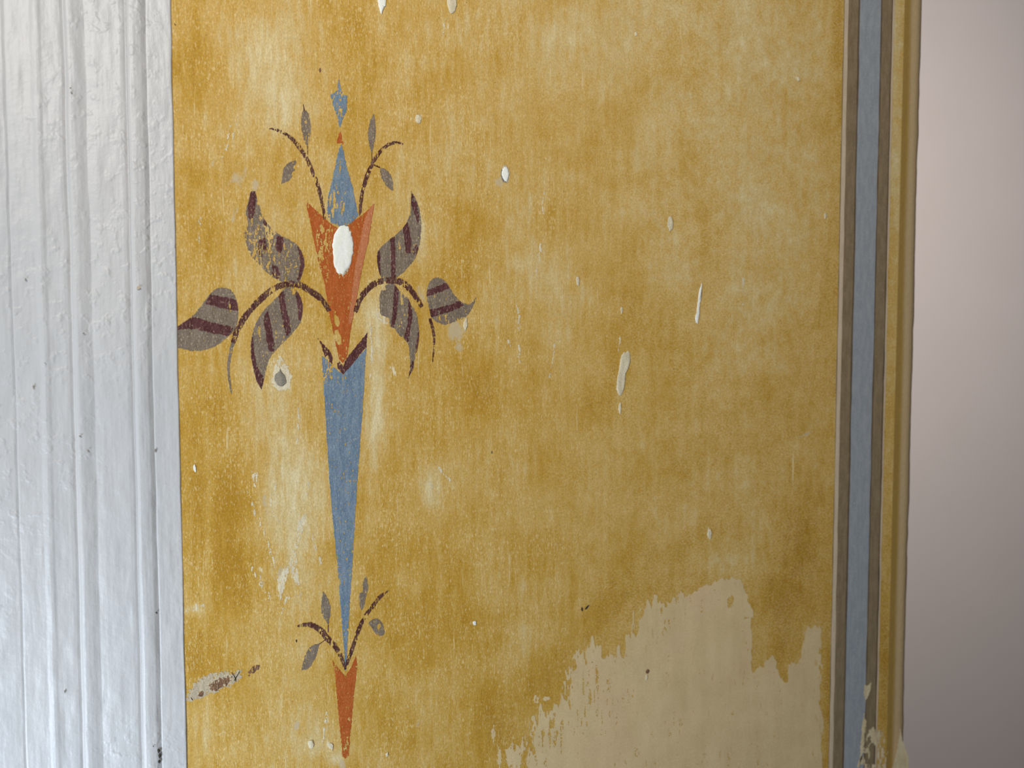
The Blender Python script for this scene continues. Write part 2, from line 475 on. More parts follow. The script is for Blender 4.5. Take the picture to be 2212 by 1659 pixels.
wv = np.zeros((len(czs), len(prof), 4)); wv[..., 3] = 1
wv[..., 0] = np.clip((np.arange(len(prof)) - 1.0) / 4.0, 0, 1)[None]
at.data.foreach_set('color', wv.astype(np.float32).ravel())
trim2 = link('trim_2', me, corner_mat())
trim2['kind'] = 'structure'
trim2['label'] = 'rubbed tan rounded corner edge of the ochre wall'

# plain wall of the space beyond the corner
yb = 1.6
me = quads_mesh('wall_right', np.array([(0.3, yb, Z0), (3.2, yb, Z0), (3.2, yb, Z1), (0.3, yb, Z1)]), np.array([[0, 1, 2, 3]]))
wr = link('wall_right', me, plain_wall_mat())
wr['kind'] = 'structure'
wr['label'] = 'plain pinkish grey wall, out of focus beyond the corner'

# white moulded casing
trim1 = empty('trim_1', (float(on_plane(200, 830)[0]), 0, Z0))
trim1['kind'] = 'structure'
trim1['label'] = 'thickly painted white moulded door casing beside the ochre wall'
CP = [(386, .0003), (384.5, .0008), (360, .0011), (334, .0014), (331.5, .0011), (329.5, .0015), (322, .0026), (314, .0031), (306, .0034), (299, .0034), (295.5, .0031),
      (293, .0025), (291, .0015), (289.5, .0011), (287, .0014), (283, .0019), (276, .0022), (250, .0023), (222, .0024), (211, .0022), (204, .0020), (198, .0024), (190, .0030), (180, .0036), (172, .0038),
      (167, .0036), (164, .0029), (161.5, .0017), (160, .0012), (157.5, .0016), (153, .0022), (146, .0025), (122, .0027), (112, .0030), (106, .0035), (100, .0037), (94, .0035), (88, .0032),
      (75, .0032), (38, .0034), (34, .0031), (30, .0035), (0, .0040), (-60, .0044), (-180, .0044), (-250, .0044), (-254, .0040), (-256, .0002)]
cp_x = np.array([c[0] for c in CP][::-1], float); cp_h = np.array([c[1] for c in CP][::-1])
cp_h = np.where(cp_x < 332, (cp_h - .0015) * 0.95 + .0015, cp_h)
dpx = np.concatenate([np.arange(-256, 20, 6.0), np.arange(20, 386.1, 1.0)])
dh = np.interp(dpx, cp_x, cp_h)
ker = np.exp(-np.linspace(-2, 2, 5) ** 2 / 1.6); ker /= ker.sum()
sm_h = np.convolve(np.pad(dh, 2, mode='edge'), ker, 'valid')
edge_keep = (dpx > 384) | (dpx < -245)
dh = np.where(edge_keep, dh, sm_h)
dX = np.array([vx(p, 830) for p in dpx])
tzs = dense_axis(Z0, Z1, zb, zt, 0.004, 0.05)
names = [('flat_panel', -256, 34), ('ridge_moulding', 34, 160.4), ('cove_moulding', 160.4, 290), ('bead_moulding', 290, 331), ('edge_band', 331, 387)]
for nm, a, b in names:
    k = np.where((dpx >= a - 1e-6) & (dpx <= b + 1.01))[0]
    gx, gz = np.meshgrid(dX[k], tzs)
    gh = np.repeat(dh[k][None], len(tzs), 0)
    wobx = (fbm(gz / 0.05, gx / 0.02, 8, 3) - .5) * 0.0012
    lump = (fbm(gx / 0.006, gz / 0.012, 10, 3) - .5) * 0.0008 + (fbm(gx / 0.03, gz / 0.05, 12, 2) - .5) * 0.0008
    pp = np.stack([gx + wobx, -(gh + lump * np.clip(gh / 0.001, 0, 1)), gz], -1).reshape(-1, 3)
    me = quads_mesh(nm, pp, grid_quads(len(tzs), len(k)), True)
    o = link(nm, me, M_WHITE)
    o.parent = trim1; o.matrix_parent_inverse = Matrix.Translation(-trim1.location)

# ------------------------------------------------------------------ painted shapes


def curve(poly, closed=True, res=6, corner=70):
    """Catmull-Rom through the points, sharp where the outline turns sharply"""
    p = np.array(poly, float); n = len(p); out = []
    for i in range(n if closed else n - 1):
        a, b = p[i], p[(i + 1) % n]
        pm = p[i - 1] if (closed or i) else a
        pn = p[(i + 2) % n] if (closed or i + 2 < n) else b

        def tang(q0, q1, q2):
            u, v = q1 - q0, q2 - q1
            lu, lv = np.hypot(*u), np.hypot(*v)
            if lu < 1e-6 or lv < 1e-6: return None
            if math.degrees(math.acos(np.clip(u @ v / lu / lv, -1, 1))) > corner: return None
            return (u / lu + v / lv) * 0.5
        L = np.hypot(*(b - a))
        ta, tb = tang(pm, a, b), tang(a, b, pn)
        d = (b - a)
        ta = d if ta is None else ta * L
        tb = d if tb is None else tb * L
        for k in range(res):
            t = k / res
            h00 = 2 * t ** 3 - 3 * t ** 2 + 1; h10 = t ** 3 - 2 * t ** 2 + t
            h01 = -2 * t ** 3 + 3 * t ** 2; h11 = t ** 3 - t ** 2
            out.append(h00 * a + h10 * ta + h01 * b + h11 * tb)
    if not closed: out.append(p[-1])
    return np.array(out)


def sdist(poly, X, Y):
    """signed distance, positive inside"""
    p = np.asarray(poly, float); q = np.roll(p, -1, 0)
    d2 = np.full(X.shape, 1e9); ins = np.zeros(X.shape, bool)
    for (x0, y0), (x1, y1) in zip(p, q):
        ex, ey = x1 - x0, y1 - y0
        l2 = ex * ex + ey * ey
        if l2 < 1e-9: continue
        t = np.clip(((X - x0) * ex + (Y - y0) * ey) / l2, 0, 1)
        d2 = np.minimum(d2, (X - x0 - t * ex) ** 2 + (Y - y0 - t * ey) ** 2)
        if y0 != y1:
            c = (y0 > Y) != (y1 > Y)
            ins ^= c & (X < (x1 - x0) * (Y - y0) / (y1 - y0) + x0)
    return np.where(ins, 1, -1) * np.sqrt(d2)


def ribbon(path, widths):
    """stroke of changing width along a smoothed path -> outline"""
    c = curve(path, False, 6)
    w = np.interp(np.linspace(0, 1, len(c)), np.linspace(0, 1, len(widths)), widths)
    t = np.gradient(c, axis=0); t /= np.maximum(np.hypot(t[:, 0], t[:, 1])[:, None], 1e-6)
    nrm = np.stack([-t[:, 1], t[:, 0]], -1) * w[:, None] / 2
    return np.concatenate([c + nrm, (c - nrm)[::-1]])


def paint(name, parent, poly, mat, layer=1, wear=0.3, rough=0.8, holes=(), cuts=(), clip=None, seed=0, step=1.0, fleck=(2.3, 8.0), label=None, rfn=None):
    """A film of paint on the wall: the outline with a slightly ragged edge and
    real holes where it has been scrubbed off. Built as runs of fine quads."""
    poly = np.asarray(poly, float)
    x0, y0 = poly.min(0) - 6; x1, y1 = poly.max(0) + 6
    xs_ = np.arange(x0, x1, step); ys_ = np.arange(y0, y1, step)
    X, Y = np.meshgrid(xs_, ys_)
    sd = sdist(poly, X, Y)
    if rfn is not None: sd = sd + rfn(X, Y)
    else: sd = sd + rough * 2 * (vnoise(X / 3.0, Y / 3.5, seed) - .5) + rough * (vnoise(X / 7.0, Y / 11.0, seed + 1) - .5)
    if clip is not None: sd = np.minimum(sd, sdist(clip, X, Y) - 0.3)
    n = 0.62 * vnoise(X / fleck[0], Y / fleck[1], seed + 2) + 0.38 * vnoise(X / 1.5, Y / 2.4, seed + 3)
    pz = fbm(X / 34, Y / 48, seed + 4, 2)
    w = wear + (pz - .5) * 0.35 * (wear > 0)
    for hx, hy, hrx, hry, ha, hs in holes: w = w + hs * blob(X, Y, hx, hy, hrx, hry, ha)
    thr = 0.95 - np.clip(w, 0, 1.4) * 0.62
    Fd = np.minimum(sd, (thr - n) * 7.0)
    for c in cuts: Fd = np.minimum(Fd, -sdist(c, X, Y) + 1.2 * (vnoise(X / 3, Y / 3, seed + 5) - .5))
    Fd[:, 0] = -1; Fd[:, -1] = -1
    s = (Fd > 0).astype(np.int8)
    d = np.diff(s, axis=1)
    r0, c0 = np.nonzero(d == 1); r1, c1 = np.nonzero(d == -1)
    if len(r0) == 0: return None
    fa, fb = Fd[r0, c0], Fd[r0, c0 + 1]
    xa = xs_[c0] + step * (-fa / (fb - fa))
    fa, fb = Fd[r1, c1], Fd[r1, c1 + 1]
    xb = xs_[c1] + step * (fa / (fa - fb))
    ya, yb_ = ys_[r0] - step / 2, ys_[r0] + step / 2
    y = -0.00007 - 0.00007 * layer
    cx = np.stack([xa, xb, xb, xa], 1).ravel(); cy = np.stack([yb_, yb_, ya, ya], 1).ravel()
    v = on_plane(cx, cy, 0.0); v[:, 1] = y
    loc = np.array(parent.matrix_world.translation if parent is None else root_loc(parent))
    m_ = quads_mesh(name, v - loc, np.arange(len(v)).reshape(-1, 4))
    o = link(name, m_, mat, parent)
    if label: o['label'] = label
    return o


def root_loc(o):
    l = Vector((0, 0, 0))
    while o is not None:
        l += o.location; o = o.parent
    return l


def dome(name, parent, poly, mat, h, layer=1, seed=0, label=None, jag=0.22):
    """a small raised lump of plaster with an irregular outline"""
    p = curve(poly, True, 4, 80)
    c = p.mean(0); n = len(p)
    a = np.arange(n)
    p = c + (p - c) * (1 + jag * (vnoise(a / 1.6, a * 0 + seed, seed) - .5))[:, None]
    p += (vnoise(p[:, 0] / 2, p[:, 1] / 2, seed + 2) - .5)[:, None] * np.array((1.6, 0.8))
    rings = [(1.0, 0.0), (0.96, 0.55), (0.85, 0.8), (0.62, 0.93), (0.35, 1.0), (0.06, 1.0)]
    vs = []
    for s_, hh in rings:
        q = c + (p - c) * s_
        w = on_plane(q[:, 0], q[:, 1])
        rr = (vnoise(q[:, 0] / 5, q[:, 1] / 8, seed + 3) - .5) * 0.45 * (hh > 0.2)
        w[:, 1] = -0.00008 - 0.00007 * layer - h * (hh + rr)
        vs.append(w)
    vs = np.concatenate(vs)
    qd = []
    for k in range(len(rings) - 1):
        for i in range(n):
            j = (i + 1) % n
            qd.append((k * n + i, k * n + j, (k + 1) * n + j, (k + 1) * n + i))
    base = len(rings) - 1
    loc = np.array(root_loc(parent))
    fc = [tuple(q) for q in qd] + [tuple(base * n + i for i in range(n))]
    m_ = bpy.data.meshes.new(name)
    m_.from_pydata([tuple(x) for x in vs - loc], [], fc)
    # face the room
    m_.update()
    if m_.polygons[-1].normal.y > 0: m_.flip_normals()
    m_.polygons.foreach_set('use_smooth', np.ones(len(m_.polygons), bool)); m_.update()
    o = link(name, m_, mat, parent)
    if label: o['label'] = label
    return o


def ell(cx, cy, rx, ry, ang=0, n=12, seed=1, jag=0.14):
    r = np.random.RandomState(seed)
    a = np.linspace(0, 2 * math.pi, n, endpoint=False); g = math.radians(ang)
    k = 1 + jag * (r.rand(n) - .5) * 2
    u, v = rx * np.cos(a) * k, ry * np.sin(a) * k
    return np.stack([cx + u * math.cos(g) - v * math.sin(g), cy + u * math.sin(g) + v * math.cos(g)], 1)


# ------------------------------------------------------------------ painted border along the corner
bz = float(on_plane(1850, 1659)[2])
border = empty('painted_border', (vx(1860), 0, 1.2))
border['label'] = 'tall painted blue band edged by brown and beige lines near the corner'
border['category'] = 'painted border'


def strip(name, pa, pb, mat, layer, label=None, amp=0.0004, seed=0):
    zz = dense_axis(Z0 + 0.02, Z1 - 0.02, zb, zt, 0.003, 0.05)
    xa, xb = vx(pa), vx(pb)
    ea = (fbm(zz / 0.02, zz * 0, seed, 3) - .5) * amp * 2; eb = (fbm(zz / 0.02, zz * 0 + 9, seed + 1, 3) - .5) * amp * 2
    y = -0.00007 - 0.00007 * layer
    v = np.stack([np.stack([xa + ea, zz * 0 + y, zz], -1), np.stack([xb + eb, zz * 0 + y, zz], -1)], 1)
    m_ = quads_mesh(name, v.reshape(-1, 3) - np.array(border.location), grid_quads(len(zz), 2))
    o = link(name, m_, mat, border)
    if label: o['label'] = label
    return o


strip('beige_line', 1809.0, 1817.5, M_BORDERBEIGE, 2, seed=1)
strip('dark_line', 1807.4, 1809.6, M_BORDERBROWN, 1, seed=2, label='thin brown outer line')
strip('brown_band', 1817, 1840.5, M_BORDERBROWN, 1, seed=3)
strip('dark_line', 1838.6, 1841.8, M_BORDERDARK, 2, seed=4)
strip('blue_band', 1841, 1887.5, M_BORDERBLUE, 1, seed=5)
strip('dark_line', 1886.4, 1888.6, M_BORDERDARK, 2, seed=6)
strip('brown_band', 1887.5, 1911, M_BORDERBROWN, 1, seed=7)
strip('dark_line', 1908.4, 1911, M_BORDERDARK, 2, seed=8)
strip('beige_line', 1911, 1914.6, M_BORDERBEIGE, 2, seed=9)

# ------------------------------------------------------------------ the ornament
oz = on_plane(742, 1640)
orn = empty('painted_ornament', (float(oz[0]), 0.0, float(oz[2])))
orn['label'] = 'painted stencil ornament of blue spike, orange calyx and striped grey leaves on ochre wall'
orn['category'] = 'wall painting'

# blue finial, bead and bud
FIN = [(732, 170), (736, 190), (739.5, 202), (750, 208), (749, 225), (747, 243), (741, 252), (737, 266), (735.5, 276), (733, 274), (730, 256), (724, 240), (718, 224), (713, 205), (722, 200), (727, 196), (729, 185)]
paint('blue_finial', orn, FIN, M_BLUE, 1, 0.42, 1.0, [(735, 203, 12, 6, 0, .5), (738, 228, 5, 20, 0, .3), (731, 232, 5, 10, 0, .2)], seed=1)
paint('orange_bead', orn, [(727, 310), (729, 299), (733, 289), (736, 283), (738, 293), (739, 303), (742, 308), (741, 312), (735, 309)], M_ORANGE, 1, 0.3, 0.8, [(739, 300, 2, 10, 0, .6)], seed=4)
BUD = [(736, 311), (741, 326), (750.5, 366), (760, 400), (766.6, 429), (774, 467), (759, 481), (750, 487), (731, 488.6), (716, 481), (704.6, 472), (708.4, 425), (712, 413), (723, 364), (730.6, 329)]
paint('blue_bud', orn, BUD, M_BLUE, 2, 0.30, 1.0, [(721, 425, 8, 40, 8, .35), (732, 440, 10, 20, 20, .35), (742, 430, 3, 30, 0, .4), (735, 355, 6, 16, 5, .25), (714, 460, 8, 20, 0, .3), (735, 486, 16, 5, 0, .4)], seed=5, fleck=(2.6, 13))

# orange calyx with a paler band along one side
CAL = [(660, 434), (688, 459.5), (702, 473), (722, 489), (740, 497), (757, 482), (776.7, 469), (792, 456), (809, 438), (803, 475), (796, 520), (783, 575), (771.6, 641), (760, 698), (754, 739), (749, 773), (741, 784), (733, 777), (724, 739), (710, 672), (700, 607), (694, 590), (678, 520), (668, 472)]
CALCUT = [ell(727, 692, 6, 14, -15, seed=3), ell(729, 728, 7, 17, -15, seed=4)]
cal = paint('orange_calyx', orn, CAL, M_ORANGE, 1, 0.34, 0.9, [(700, 520, 18, 50, -12, .22), (690, 540, 5, 30, -8, .4), (715, 500, 16, 12, 0, .3), (740, 492, 14, 8, 0, .5), (705, 590, 9, 30, 0, .15), (663, 437, 4, 5, 0, .5)], CALCUT, seed=7)
paint('pale_band', cal, [(809, 438), (803, 475), (796, 520), (783, 575), (771.6, 641), (760, 698), (752, 700), (757, 660), (765, 595), (778, 520), (788, 472), (797, 453)], M_PINK, 2, 0.12, 1.2, clip=CAL, seed=9, label='paler pinkish band')
# collar and long spike
SPK = [(695, 768), (706, 777), (718, 790), (741, 809), (791, 752), (785, 853), (780, 928), (773.4, 1016), (767.5, 1110), (758.8, 1250), (752, 1361), (749, 1413), (746, 1455), (744, 1413), (739, 1361), (731, 1250), (718, 1115), (710, 1016), (705, 934), (700, 853)]
paint('blue_spike', orn, SPK, M_BLUE, 1, 0.28, 0.8, [(712, 800, 14, 20, 0, .35), (748, 860, 4, 30, 0, .25), (740, 820, 10, 16, 0, .2), (725, 880, 8, 40, 0, .12), (748, 1361, 9, 3, -15, .7), (781, 905, 4, 30, 0, .2), (733, 1256, 2.5, 9, -8, 1.0), (738, 1340, 3, 12, 0, .4)], seed=11)
paint('dark_collar', orn, [(793, 719), (791, 750), (742, 809), (729, 795), (727, 784), (733, 781), (741, 790), (749, 773)], M_PURPLE, 2, 0.16, 1.0, [(741, 788, 3, 9, 0, 1.0), (783, 750, 3, 8, 0, .5), (728, 786, 6, 6, 0, .4)], seed=13)
paint('dark_collar', orn, [(686, 731), (692, 737), (702, 748), (712, 758), (718, 772), (717, 787), (712, 781), (708, 766), (702, 772), (698, 760), (695, 748)], M_PURPLE, 2, 0.30, 1.0, [(691, 737, 6, 6, 0, .3), (703, 766, 4, 6, 0, .3)], seed=14)
TIP = [(718.4, 1428), (728, 1440), (745, 1461), (755, 1447), (763, 1430), (768, 1418), (772, 1436), (768, 1470), (764.6, 1501), (759.6, 1551), (755.4, 1599), (753, 1632), (745, 1640), (740, 1632), (735, 1582), (730, 1531), (723.4, 1452)]
paint('orange_tip', orn, TIP, M_ORANGE, 1, 0.30, 0.9, [(756, 1560, 6, 16, 0, .3), (745, 1600, 12, 12, 0, .45), (750, 1555, 14, 2.5, -8, .3), (747, 1622, 9, 8, 0, .3), (722, 1440, 5, 10, 0, .3), (765, 1430, 5, 12, 0, .2), (735, 1520, 14, 2, -8, .25)], seed=15)

# stems
MSL = [(711, 672), (700, 653), (688, 641), (669, 628), (650.5, 617), (640, 614), (626, 613.5), (608.6, 616), (594, 622.5), (578, 633), (561, 648), (543.5, 667), (529, 684), (519, 702), (510, 719), (503, 741)]
paint('main_stem', orn, ribbon(MSL, [9, 11, 12, 13, 13, 12, 12, 13, 13, 12, 12, 11, 10]), M_STEM, 3, 0.38, 1.2,
      [(588, 627, 7, 9, 0, .9), (700, 655, 8, 8, 0, .1), (640, 612, 20, 4, 0, .2)], seed=16)
paint('stem_tip', orn, ribbon([(505, 735), (500, 751), (496, 770), (493.5, 791), (494, 813), (497, 832), (500, 850)], [9, 8, 7, 6, 5, 4, 2]), M_GREY, 1, 0.18, 0.8, seed=17)
MSR = [(767, 674), (773, 657.7), (781, 641), (794, 625), (807, 614), (823.7, 607), (838, 606), (854.6, 607), (866, 609.5), (879, 618.6), (892, 633), (902, 648), (911.6, 663)]
paint('main_stem', orn, ribbon(MSR, [9, 10, 11, 12, 12, 12, 13, 13, 12, 11, 10, 9]), M_STEM, 3, 0.38, 1.0,
      [(831, 607, 4, 14, -8, .9), (872, 613, 4, 8, 0, .5), (905, 652, 3, 4, 0, .6)], seed=18)
paint('stem_tip', orn, ribbon([(928.5, 688), (932.5, 703), (936, 718), (937.8, 733), (937.2, 748), (936, 765), (934, 782)], [5, 6.5, 6, 5, 3.5, 3, 2]), M_STEM, 1, 0.26, 0.8, [(937, 752, 4, 9, 0, .5)], seed=19)
paint('sprig_stem', orn, ribbon([(582, 277.6), (597, 280.7), (612, 287.6), (627.6, 297.6), (641.5, 312), (655, 331), (667.6, 353.7), (678, 380), (686, 401), (692, 422), (697, 445), (700.5, 474)], [2, 5, 6, 7, 8, 8, 8, 8, 8, 8, 7, 5]), M_STEM, 3, 0.48, 0.8, [(643, 315, 6, 10, 0, .35), (658, 332, 4, 10, 0, .3), (684, 396, 6, 10, 0, .3), (695, 440, 5, 16, 0, .25)], seed=20)
paint('sprig_stem', orn, ribbon([(870, 311), (862, 308.5), (852, 307.8), (836.7, 313.7), (821, 327.5), (809, 344.4), (798, 366), (789, 390.6), (783, 413), (779, 437), (777, 466)], [2, 4, 6, 7, 7, 8, 8, 8, 7, 7, 6]), M_STEM, 3, 0.48, 0.8, [(860, 309, 10, 4, 0, .1), (828, 321, 5, 5, 0, .35), (795, 375, 7, 12, 0, .3)], seed=21)
paint('sprig_stem', orn, ribbon([(642, 1353), (655, 1349.5), (669, 1349), (689, 1359), (708, 1380), (728, 1403), (737.6, 1422.7), (744.5, 1446)], [4, 8, 10, 12, 12, 10, 8, 3]), M_STEM, 3, 0.44, 0.9, [(658, 1351, 14, 6, 0, .25), (717, 1391, 5, 6, 0, .6), (731, 1410, 5, 6, 0, .4)], seed=22)
paint('sprig_stem', orn, ribbon([(840, 1275.5), (832, 1281), (822, 1288), (803, 1312), (786, 1335), (772, 1367), (762, 1397), (750.6, 1429), (746, 1446)], [2, 4, 8, 9, 8, 8, 8, 9, 3]), M_STEM, 3, 0.44, 0.9, [(830, 1282, 6, 5, 0, .5), (789, 1333, 6, 8, 0, .7), (765, 1390, 5, 10, 0, .3)], seed=23)
for k, (pth, w) in enumerate([([(664, 316), (664.7, 335)], [2, 1.4]), ([(803, 330), (803.4, 351)], [1.6, 2]), ([(808, 356.5), (821, 362)], [3.2, 3]),
                              ([(709, 1349), (708.4, 1366)], [2, 1.4]), ([(690, 1391), (704, 1381)], [1.6, 1.4]), ([(655, 225), (657, 240)], [1.6, 3])]):
    paint('leaf_stalk', orn, ribbon(pth, w), M_STEM, 1.4, 0.1, 0.2, seed=24 + k)

# small leaves of the sprigs
SL = [
    ([(657, 234), (662, 240), (667, 248), (670, 264.5), (670, 290.6), (666, 310.6), (663.7, 317), (660, 310.6), (653.8, 292), (650, 267.6), (652, 246)], 0.36, [(660, 272, 3, 30, 0, .25), (664, 300, 3, 12, 0, .3), (658, 238, 4, 5, 0, .3)]),
    ([(807.5, 244), (809.5, 256), (811, 268), (811.5, 283), (809, 307.6), (803, 331), (797.5, 313.7), (795, 290.6), (797.5, 270.7), (803, 253.8)], 0.20, []),
    ([(638.4, 346), (639, 353.7), (634, 362), (637, 367), (629, 375), (631, 380), (621.5, 391), (607.6, 397), (610, 381), (613.8, 363), (624.6, 350.6)], 0.20, [(636, 358, 3, 3, 0, .6)]),
    ([(820, 362), (830.5, 364.4), (843, 376.7), (847.4, 390.6), (849.7, 414), (836.7, 404), (827.5, 390.6), (821, 373.6)], 0.30, [(830, 380, 5, 10, 0, .1)]),
    ([(697.6, 1277), (705, 1288), (712, 1304), (714, 1318), (712, 1337), (709, 1350), (703, 1340), (696, 1328), (693.5, 1312), (695, 1294)], 0.18, []),
    ([(691, 1390), (687, 1405), (677, 1428.8), (665.4, 1444), (651, 1447.5), (653.6, 1435.5), (656, 1423.7), (665.4, 1402), (675.5, 1393.5)], 0.26, [(668, 1405, 6, 5, 0, .6), (681, 1398, 3, 6, 0, .2)]),
    ([(790, 1239), (793.6, 1256), (794.7, 1269), (790, 1290.5), (786, 1309), (780.6, 1319), (777, 1307), (776, 1285), (781.7, 1265.6), (786, 1252.5)], 0.30, [(781, 1274, 3.2, 9, 8, 1.3), (789, 1280, 4, 3, 0, .4)]),
    ([(795, 1346), (804.4, 1338), (813, 1336), (824, 1344.8), (828, 1355.6), (831, 1367), (826, 1372), (819.6, 1374), (810, 1366.5), (800, 1352)], 0.24, [(818, 1352, 3.5, 5.5, 15, 1.4), (804, 1342, 6, 3, -20, .4), (817, 1372, 3, 4, 0, .5)]),
]
for k, (pl, wr_, hl) in enumerate(SL):
    paint('small_leaf', orn, curve(pl), M_GREY, 1, wr_, 0.9, hl, seed=30 + 3 * k)

# the six large leaves with their purple stripes
BL = [
    # upper, on the casing side, badly worn
    ([(542, 414), (551.5, 412.5), (554, 425), (561.5, 449), (566, 464), (579.6, 485.8), (591, 498), (608.5, 510), (621, 516), (640, 528), (651, 543), (657.5, 567), (653, 592), (643, 611), (620, 612), (601, 605.5), (581, 592.5), (555, 566), (537, 543.6), (530, 516), (528, 508), (529, 499), (535, 488), (534, 473), (531, 461), (535, 440), (539, 425)],
     0.42, [(565, 515, 26, 22, 25, .36), (588, 500, 14, 12, 30, .4), (552, 545, 18, 16, 0, .4), (535, 505, 8, 14, 0, .2), (580, 560, 20, 20, 0, .12), (532, 464, 3, 12, 10, .3), (601, 600, 12, 8, 0, .1)],
     [([(542, 414), (551, 413), (554, 428), (551, 446), (546, 470), (538, 474), (535, 458), (537, 436)], .40), ([(560, 520), (573, 512), (575, 530), (572, 552), (562, 556), (557, 540)], .5), ([(598, 509), (611, 511), (612, 530), (606, 548), (597, 540)], .34),
      ([(640, 528), (651, 543), (657.5, 567), (653, 592), (646, 608), (641, 604), (647, 585), (648, 560)], .26), ([(588, 570), (598, 575), (606, 600), (598, 603), (588, 590)], .5), ([(570, 470), (580, 485), (574, 488), (567, 482)], .3)]),
    # lower, on the casing side
    ([(611, 626), (620, 620), (634.6, 621), (644.7, 634), (653, 655.5), (653.6, 674), (647.6, 697), (633, 717.7), (617, 735), (597, 755), (582.5, 774), (577, 791.5), (570, 820), (565, 842), (557, 829), (548, 800.5), (542.6, 773), (541.7, 750), (544.4, 722.7), (551.7, 701), (564, 677.5), (586, 654), (600.5, 639.6)],
     0.26, [(632, 630, 5, 10, 0, .7), (560, 713, 3, 9, 0, 1.2), (556, 800, 5, 14, -10, .35), (580, 680, 8, 20, 0, .2), (625, 690, 3, 30, 0, .2)],
     [([(603, 636), (613, 626), (617, 655), (624, 690), (627, 716), (619, 727), (613, 705), (607, 672)], .36), ([(638, 628), (645, 634), (654, 655), (655, 674), (650, 694), (645, 690), (643, 665), (640, 645)], .22),
      ([(570, 686), (579, 670), (585, 700), (592, 745), (590, 758), (584, 762), (580, 752), (575, 725)], .36), ([(541, 735), (546, 728), (548, 750), (552, 777), (560, 801), (569, 815), (566, 842), (557, 829), (548, 800.5), (541, 770)], .28)]),
    # outermost, cut off by the casing
    ([(372, 716), (387, 703), (401.7, 693), (419, 680), (436.4, 658), (453.8, 635), (465, 625), (481, 621.5), (495.7, 625), (506, 636.7), (511.6, 652.6), (514.5, 671), (513, 694.5), (507, 712), (493, 726), (474, 742), (452, 753), (423, 758), (394.5, 754), (378, 747), (370, 735)],
     0.14, [(496, 660, 2.5, 12, -6, 1.0), (395, 745, 3, 12, 0, .4), (426, 745, 3, 12, 0, .4)],
     [([(443, 656), (454, 637), (480, 641), (509, 649), (517, 672), (481, 666), (458, 660)], .16), ([(372, 714), (412, 686), (452, 694.5), (505, 708), (493, 726), (461, 720), (416, 710.5)], .16)]),
    # upper, on the far side
    ([(887.5, 412), (898, 430), (906, 453), (909.6, 482), (908, 514), (899.5, 552), (890.6, 567), (874, 585), (860, 597), (852.7, 606), (838, 609), (827, 605), (821, 595), (816, 577), (814, 559.5), (817, 542), (827, 529), (842.5, 516.5), (857.7, 505), (870, 492.4), (880.5, 476), (885.6, 461), (887.5, 444)],
     0.20, [(862, 535, 3, 16, 0, .3), (889, 532, 3, 10, 0, .3), (830, 600, 5, 9, 0, .5), (903, 540, 6, 14, 0, .2), (886, 461, 3, 5, 0, .4)],
     [([(843, 517), (853, 511), (853, 540), (854, 570), (855, 607), (845, 607), (845, 560)], .2), ([(870, 492), (880, 480), (885, 500), (888, 520), (886, 547), (877, 547), (874, 520)], .2),
      ([(888, 414), (897, 430), (902, 452), (905, 475), (901, 482), (895, 460), (889, 445)], .3), ([(817, 542), (821, 538), (821, 570), (822, 596), (818, 592), (813, 560)], .28), ([(892, 540), (901, 528), (903, 540), (896, 556)], .55)]),
    # lower, on the far side
    ([(832, 617), (845, 612), (854.6, 617), (864, 630), (880.7, 644.6), (889, 661), (897, 671), (903.5, 698), (905, 726), (902, 752), (895, 776.5), (892, 796), (881.5, 817), (885.6, 793), (884, 763.5), (880.7, 741), (870, 730), (862.8, 724), (853, 711), (843, 705), (840, 687), (823.7, 680.4), (819.6, 657.7), (820.4, 638)],
     0.26, [(830, 621, 6, 14, -10, .75), (868, 645, 4, 12, -10, .8), (891, 662, 4, 14, 0, .5), (868, 690, 5, 16, 0, .28), (899, 765, 3, 12, 0, .4), (880, 640, 6, 6, 0, .3)],
     [([(851, 616), (858, 622), (861, 640), (858, 665), (855, 690), (850, 707), (844, 706), (847, 680), (850, 650)], .24), ([(881, 645), (888, 660), (890, 685), (886, 710), (882, 740), (876, 738), (874, 728), (880, 700), (882, 670)], .34),
      ([(902, 700), (906, 726), (903, 752), (899, 765), (898, 745), (902, 725)], .4), ([(890, 780), (895, 782), (891, 798), (881, 818), (886, 795)], .3)]),
    # outermost, on the far side
    ([(942.5, 600), (955.5, 603), (967, 613.7), (975, 628), (986.5, 643), (1001, 655), (1013, 657), (1022, 651), (1028, 643), (1023, 659), (1014, 675.6), (1002.7, 687), (988, 693), (975, 697), (960.4, 701), (944, 695), (931, 685), (928, 674), (925.4, 657.7), (921.5, 641), (923, 625), (929.5, 607)],
     0.26, [(938, 641, 4, 5, 0, .7), (955, 690, 18, 10, 0, .28), (985, 690, 16, 8, 0, .35), (965, 645, 6, 6, 0, .3), (950, 687, 4, 8, 0, .4)],
     [([(922, 628), (940, 620), (963, 611), (972, 623), (945, 632), (921, 641)], .22), ([(928, 670), (960, 661), (993, 650), (1003, 660), (980, 670), (955, 679), (930, 686)], .24)]),
]
for k, (pl, wr_, hl, stripes) in enumerate(BL):
    cl = curve(pl)
    leaf = paint('striped_leaf', orn, cl, M_GREY, 1, wr_, 1.0, hl, seed=60 + 7 * k)
    for j, (sp_, sw) in enumerate(stripes):
        hl2 = [(h[0], h[1], h[2], h[3], h[4], h[5] * .9) for h in hl]
        paint('stripe', leaf, curve(sp_, True, 5, 60), M_PURPLE, 2, sw, 1.3, hl2, clip=cl, seed=61 + 7 * k + j)

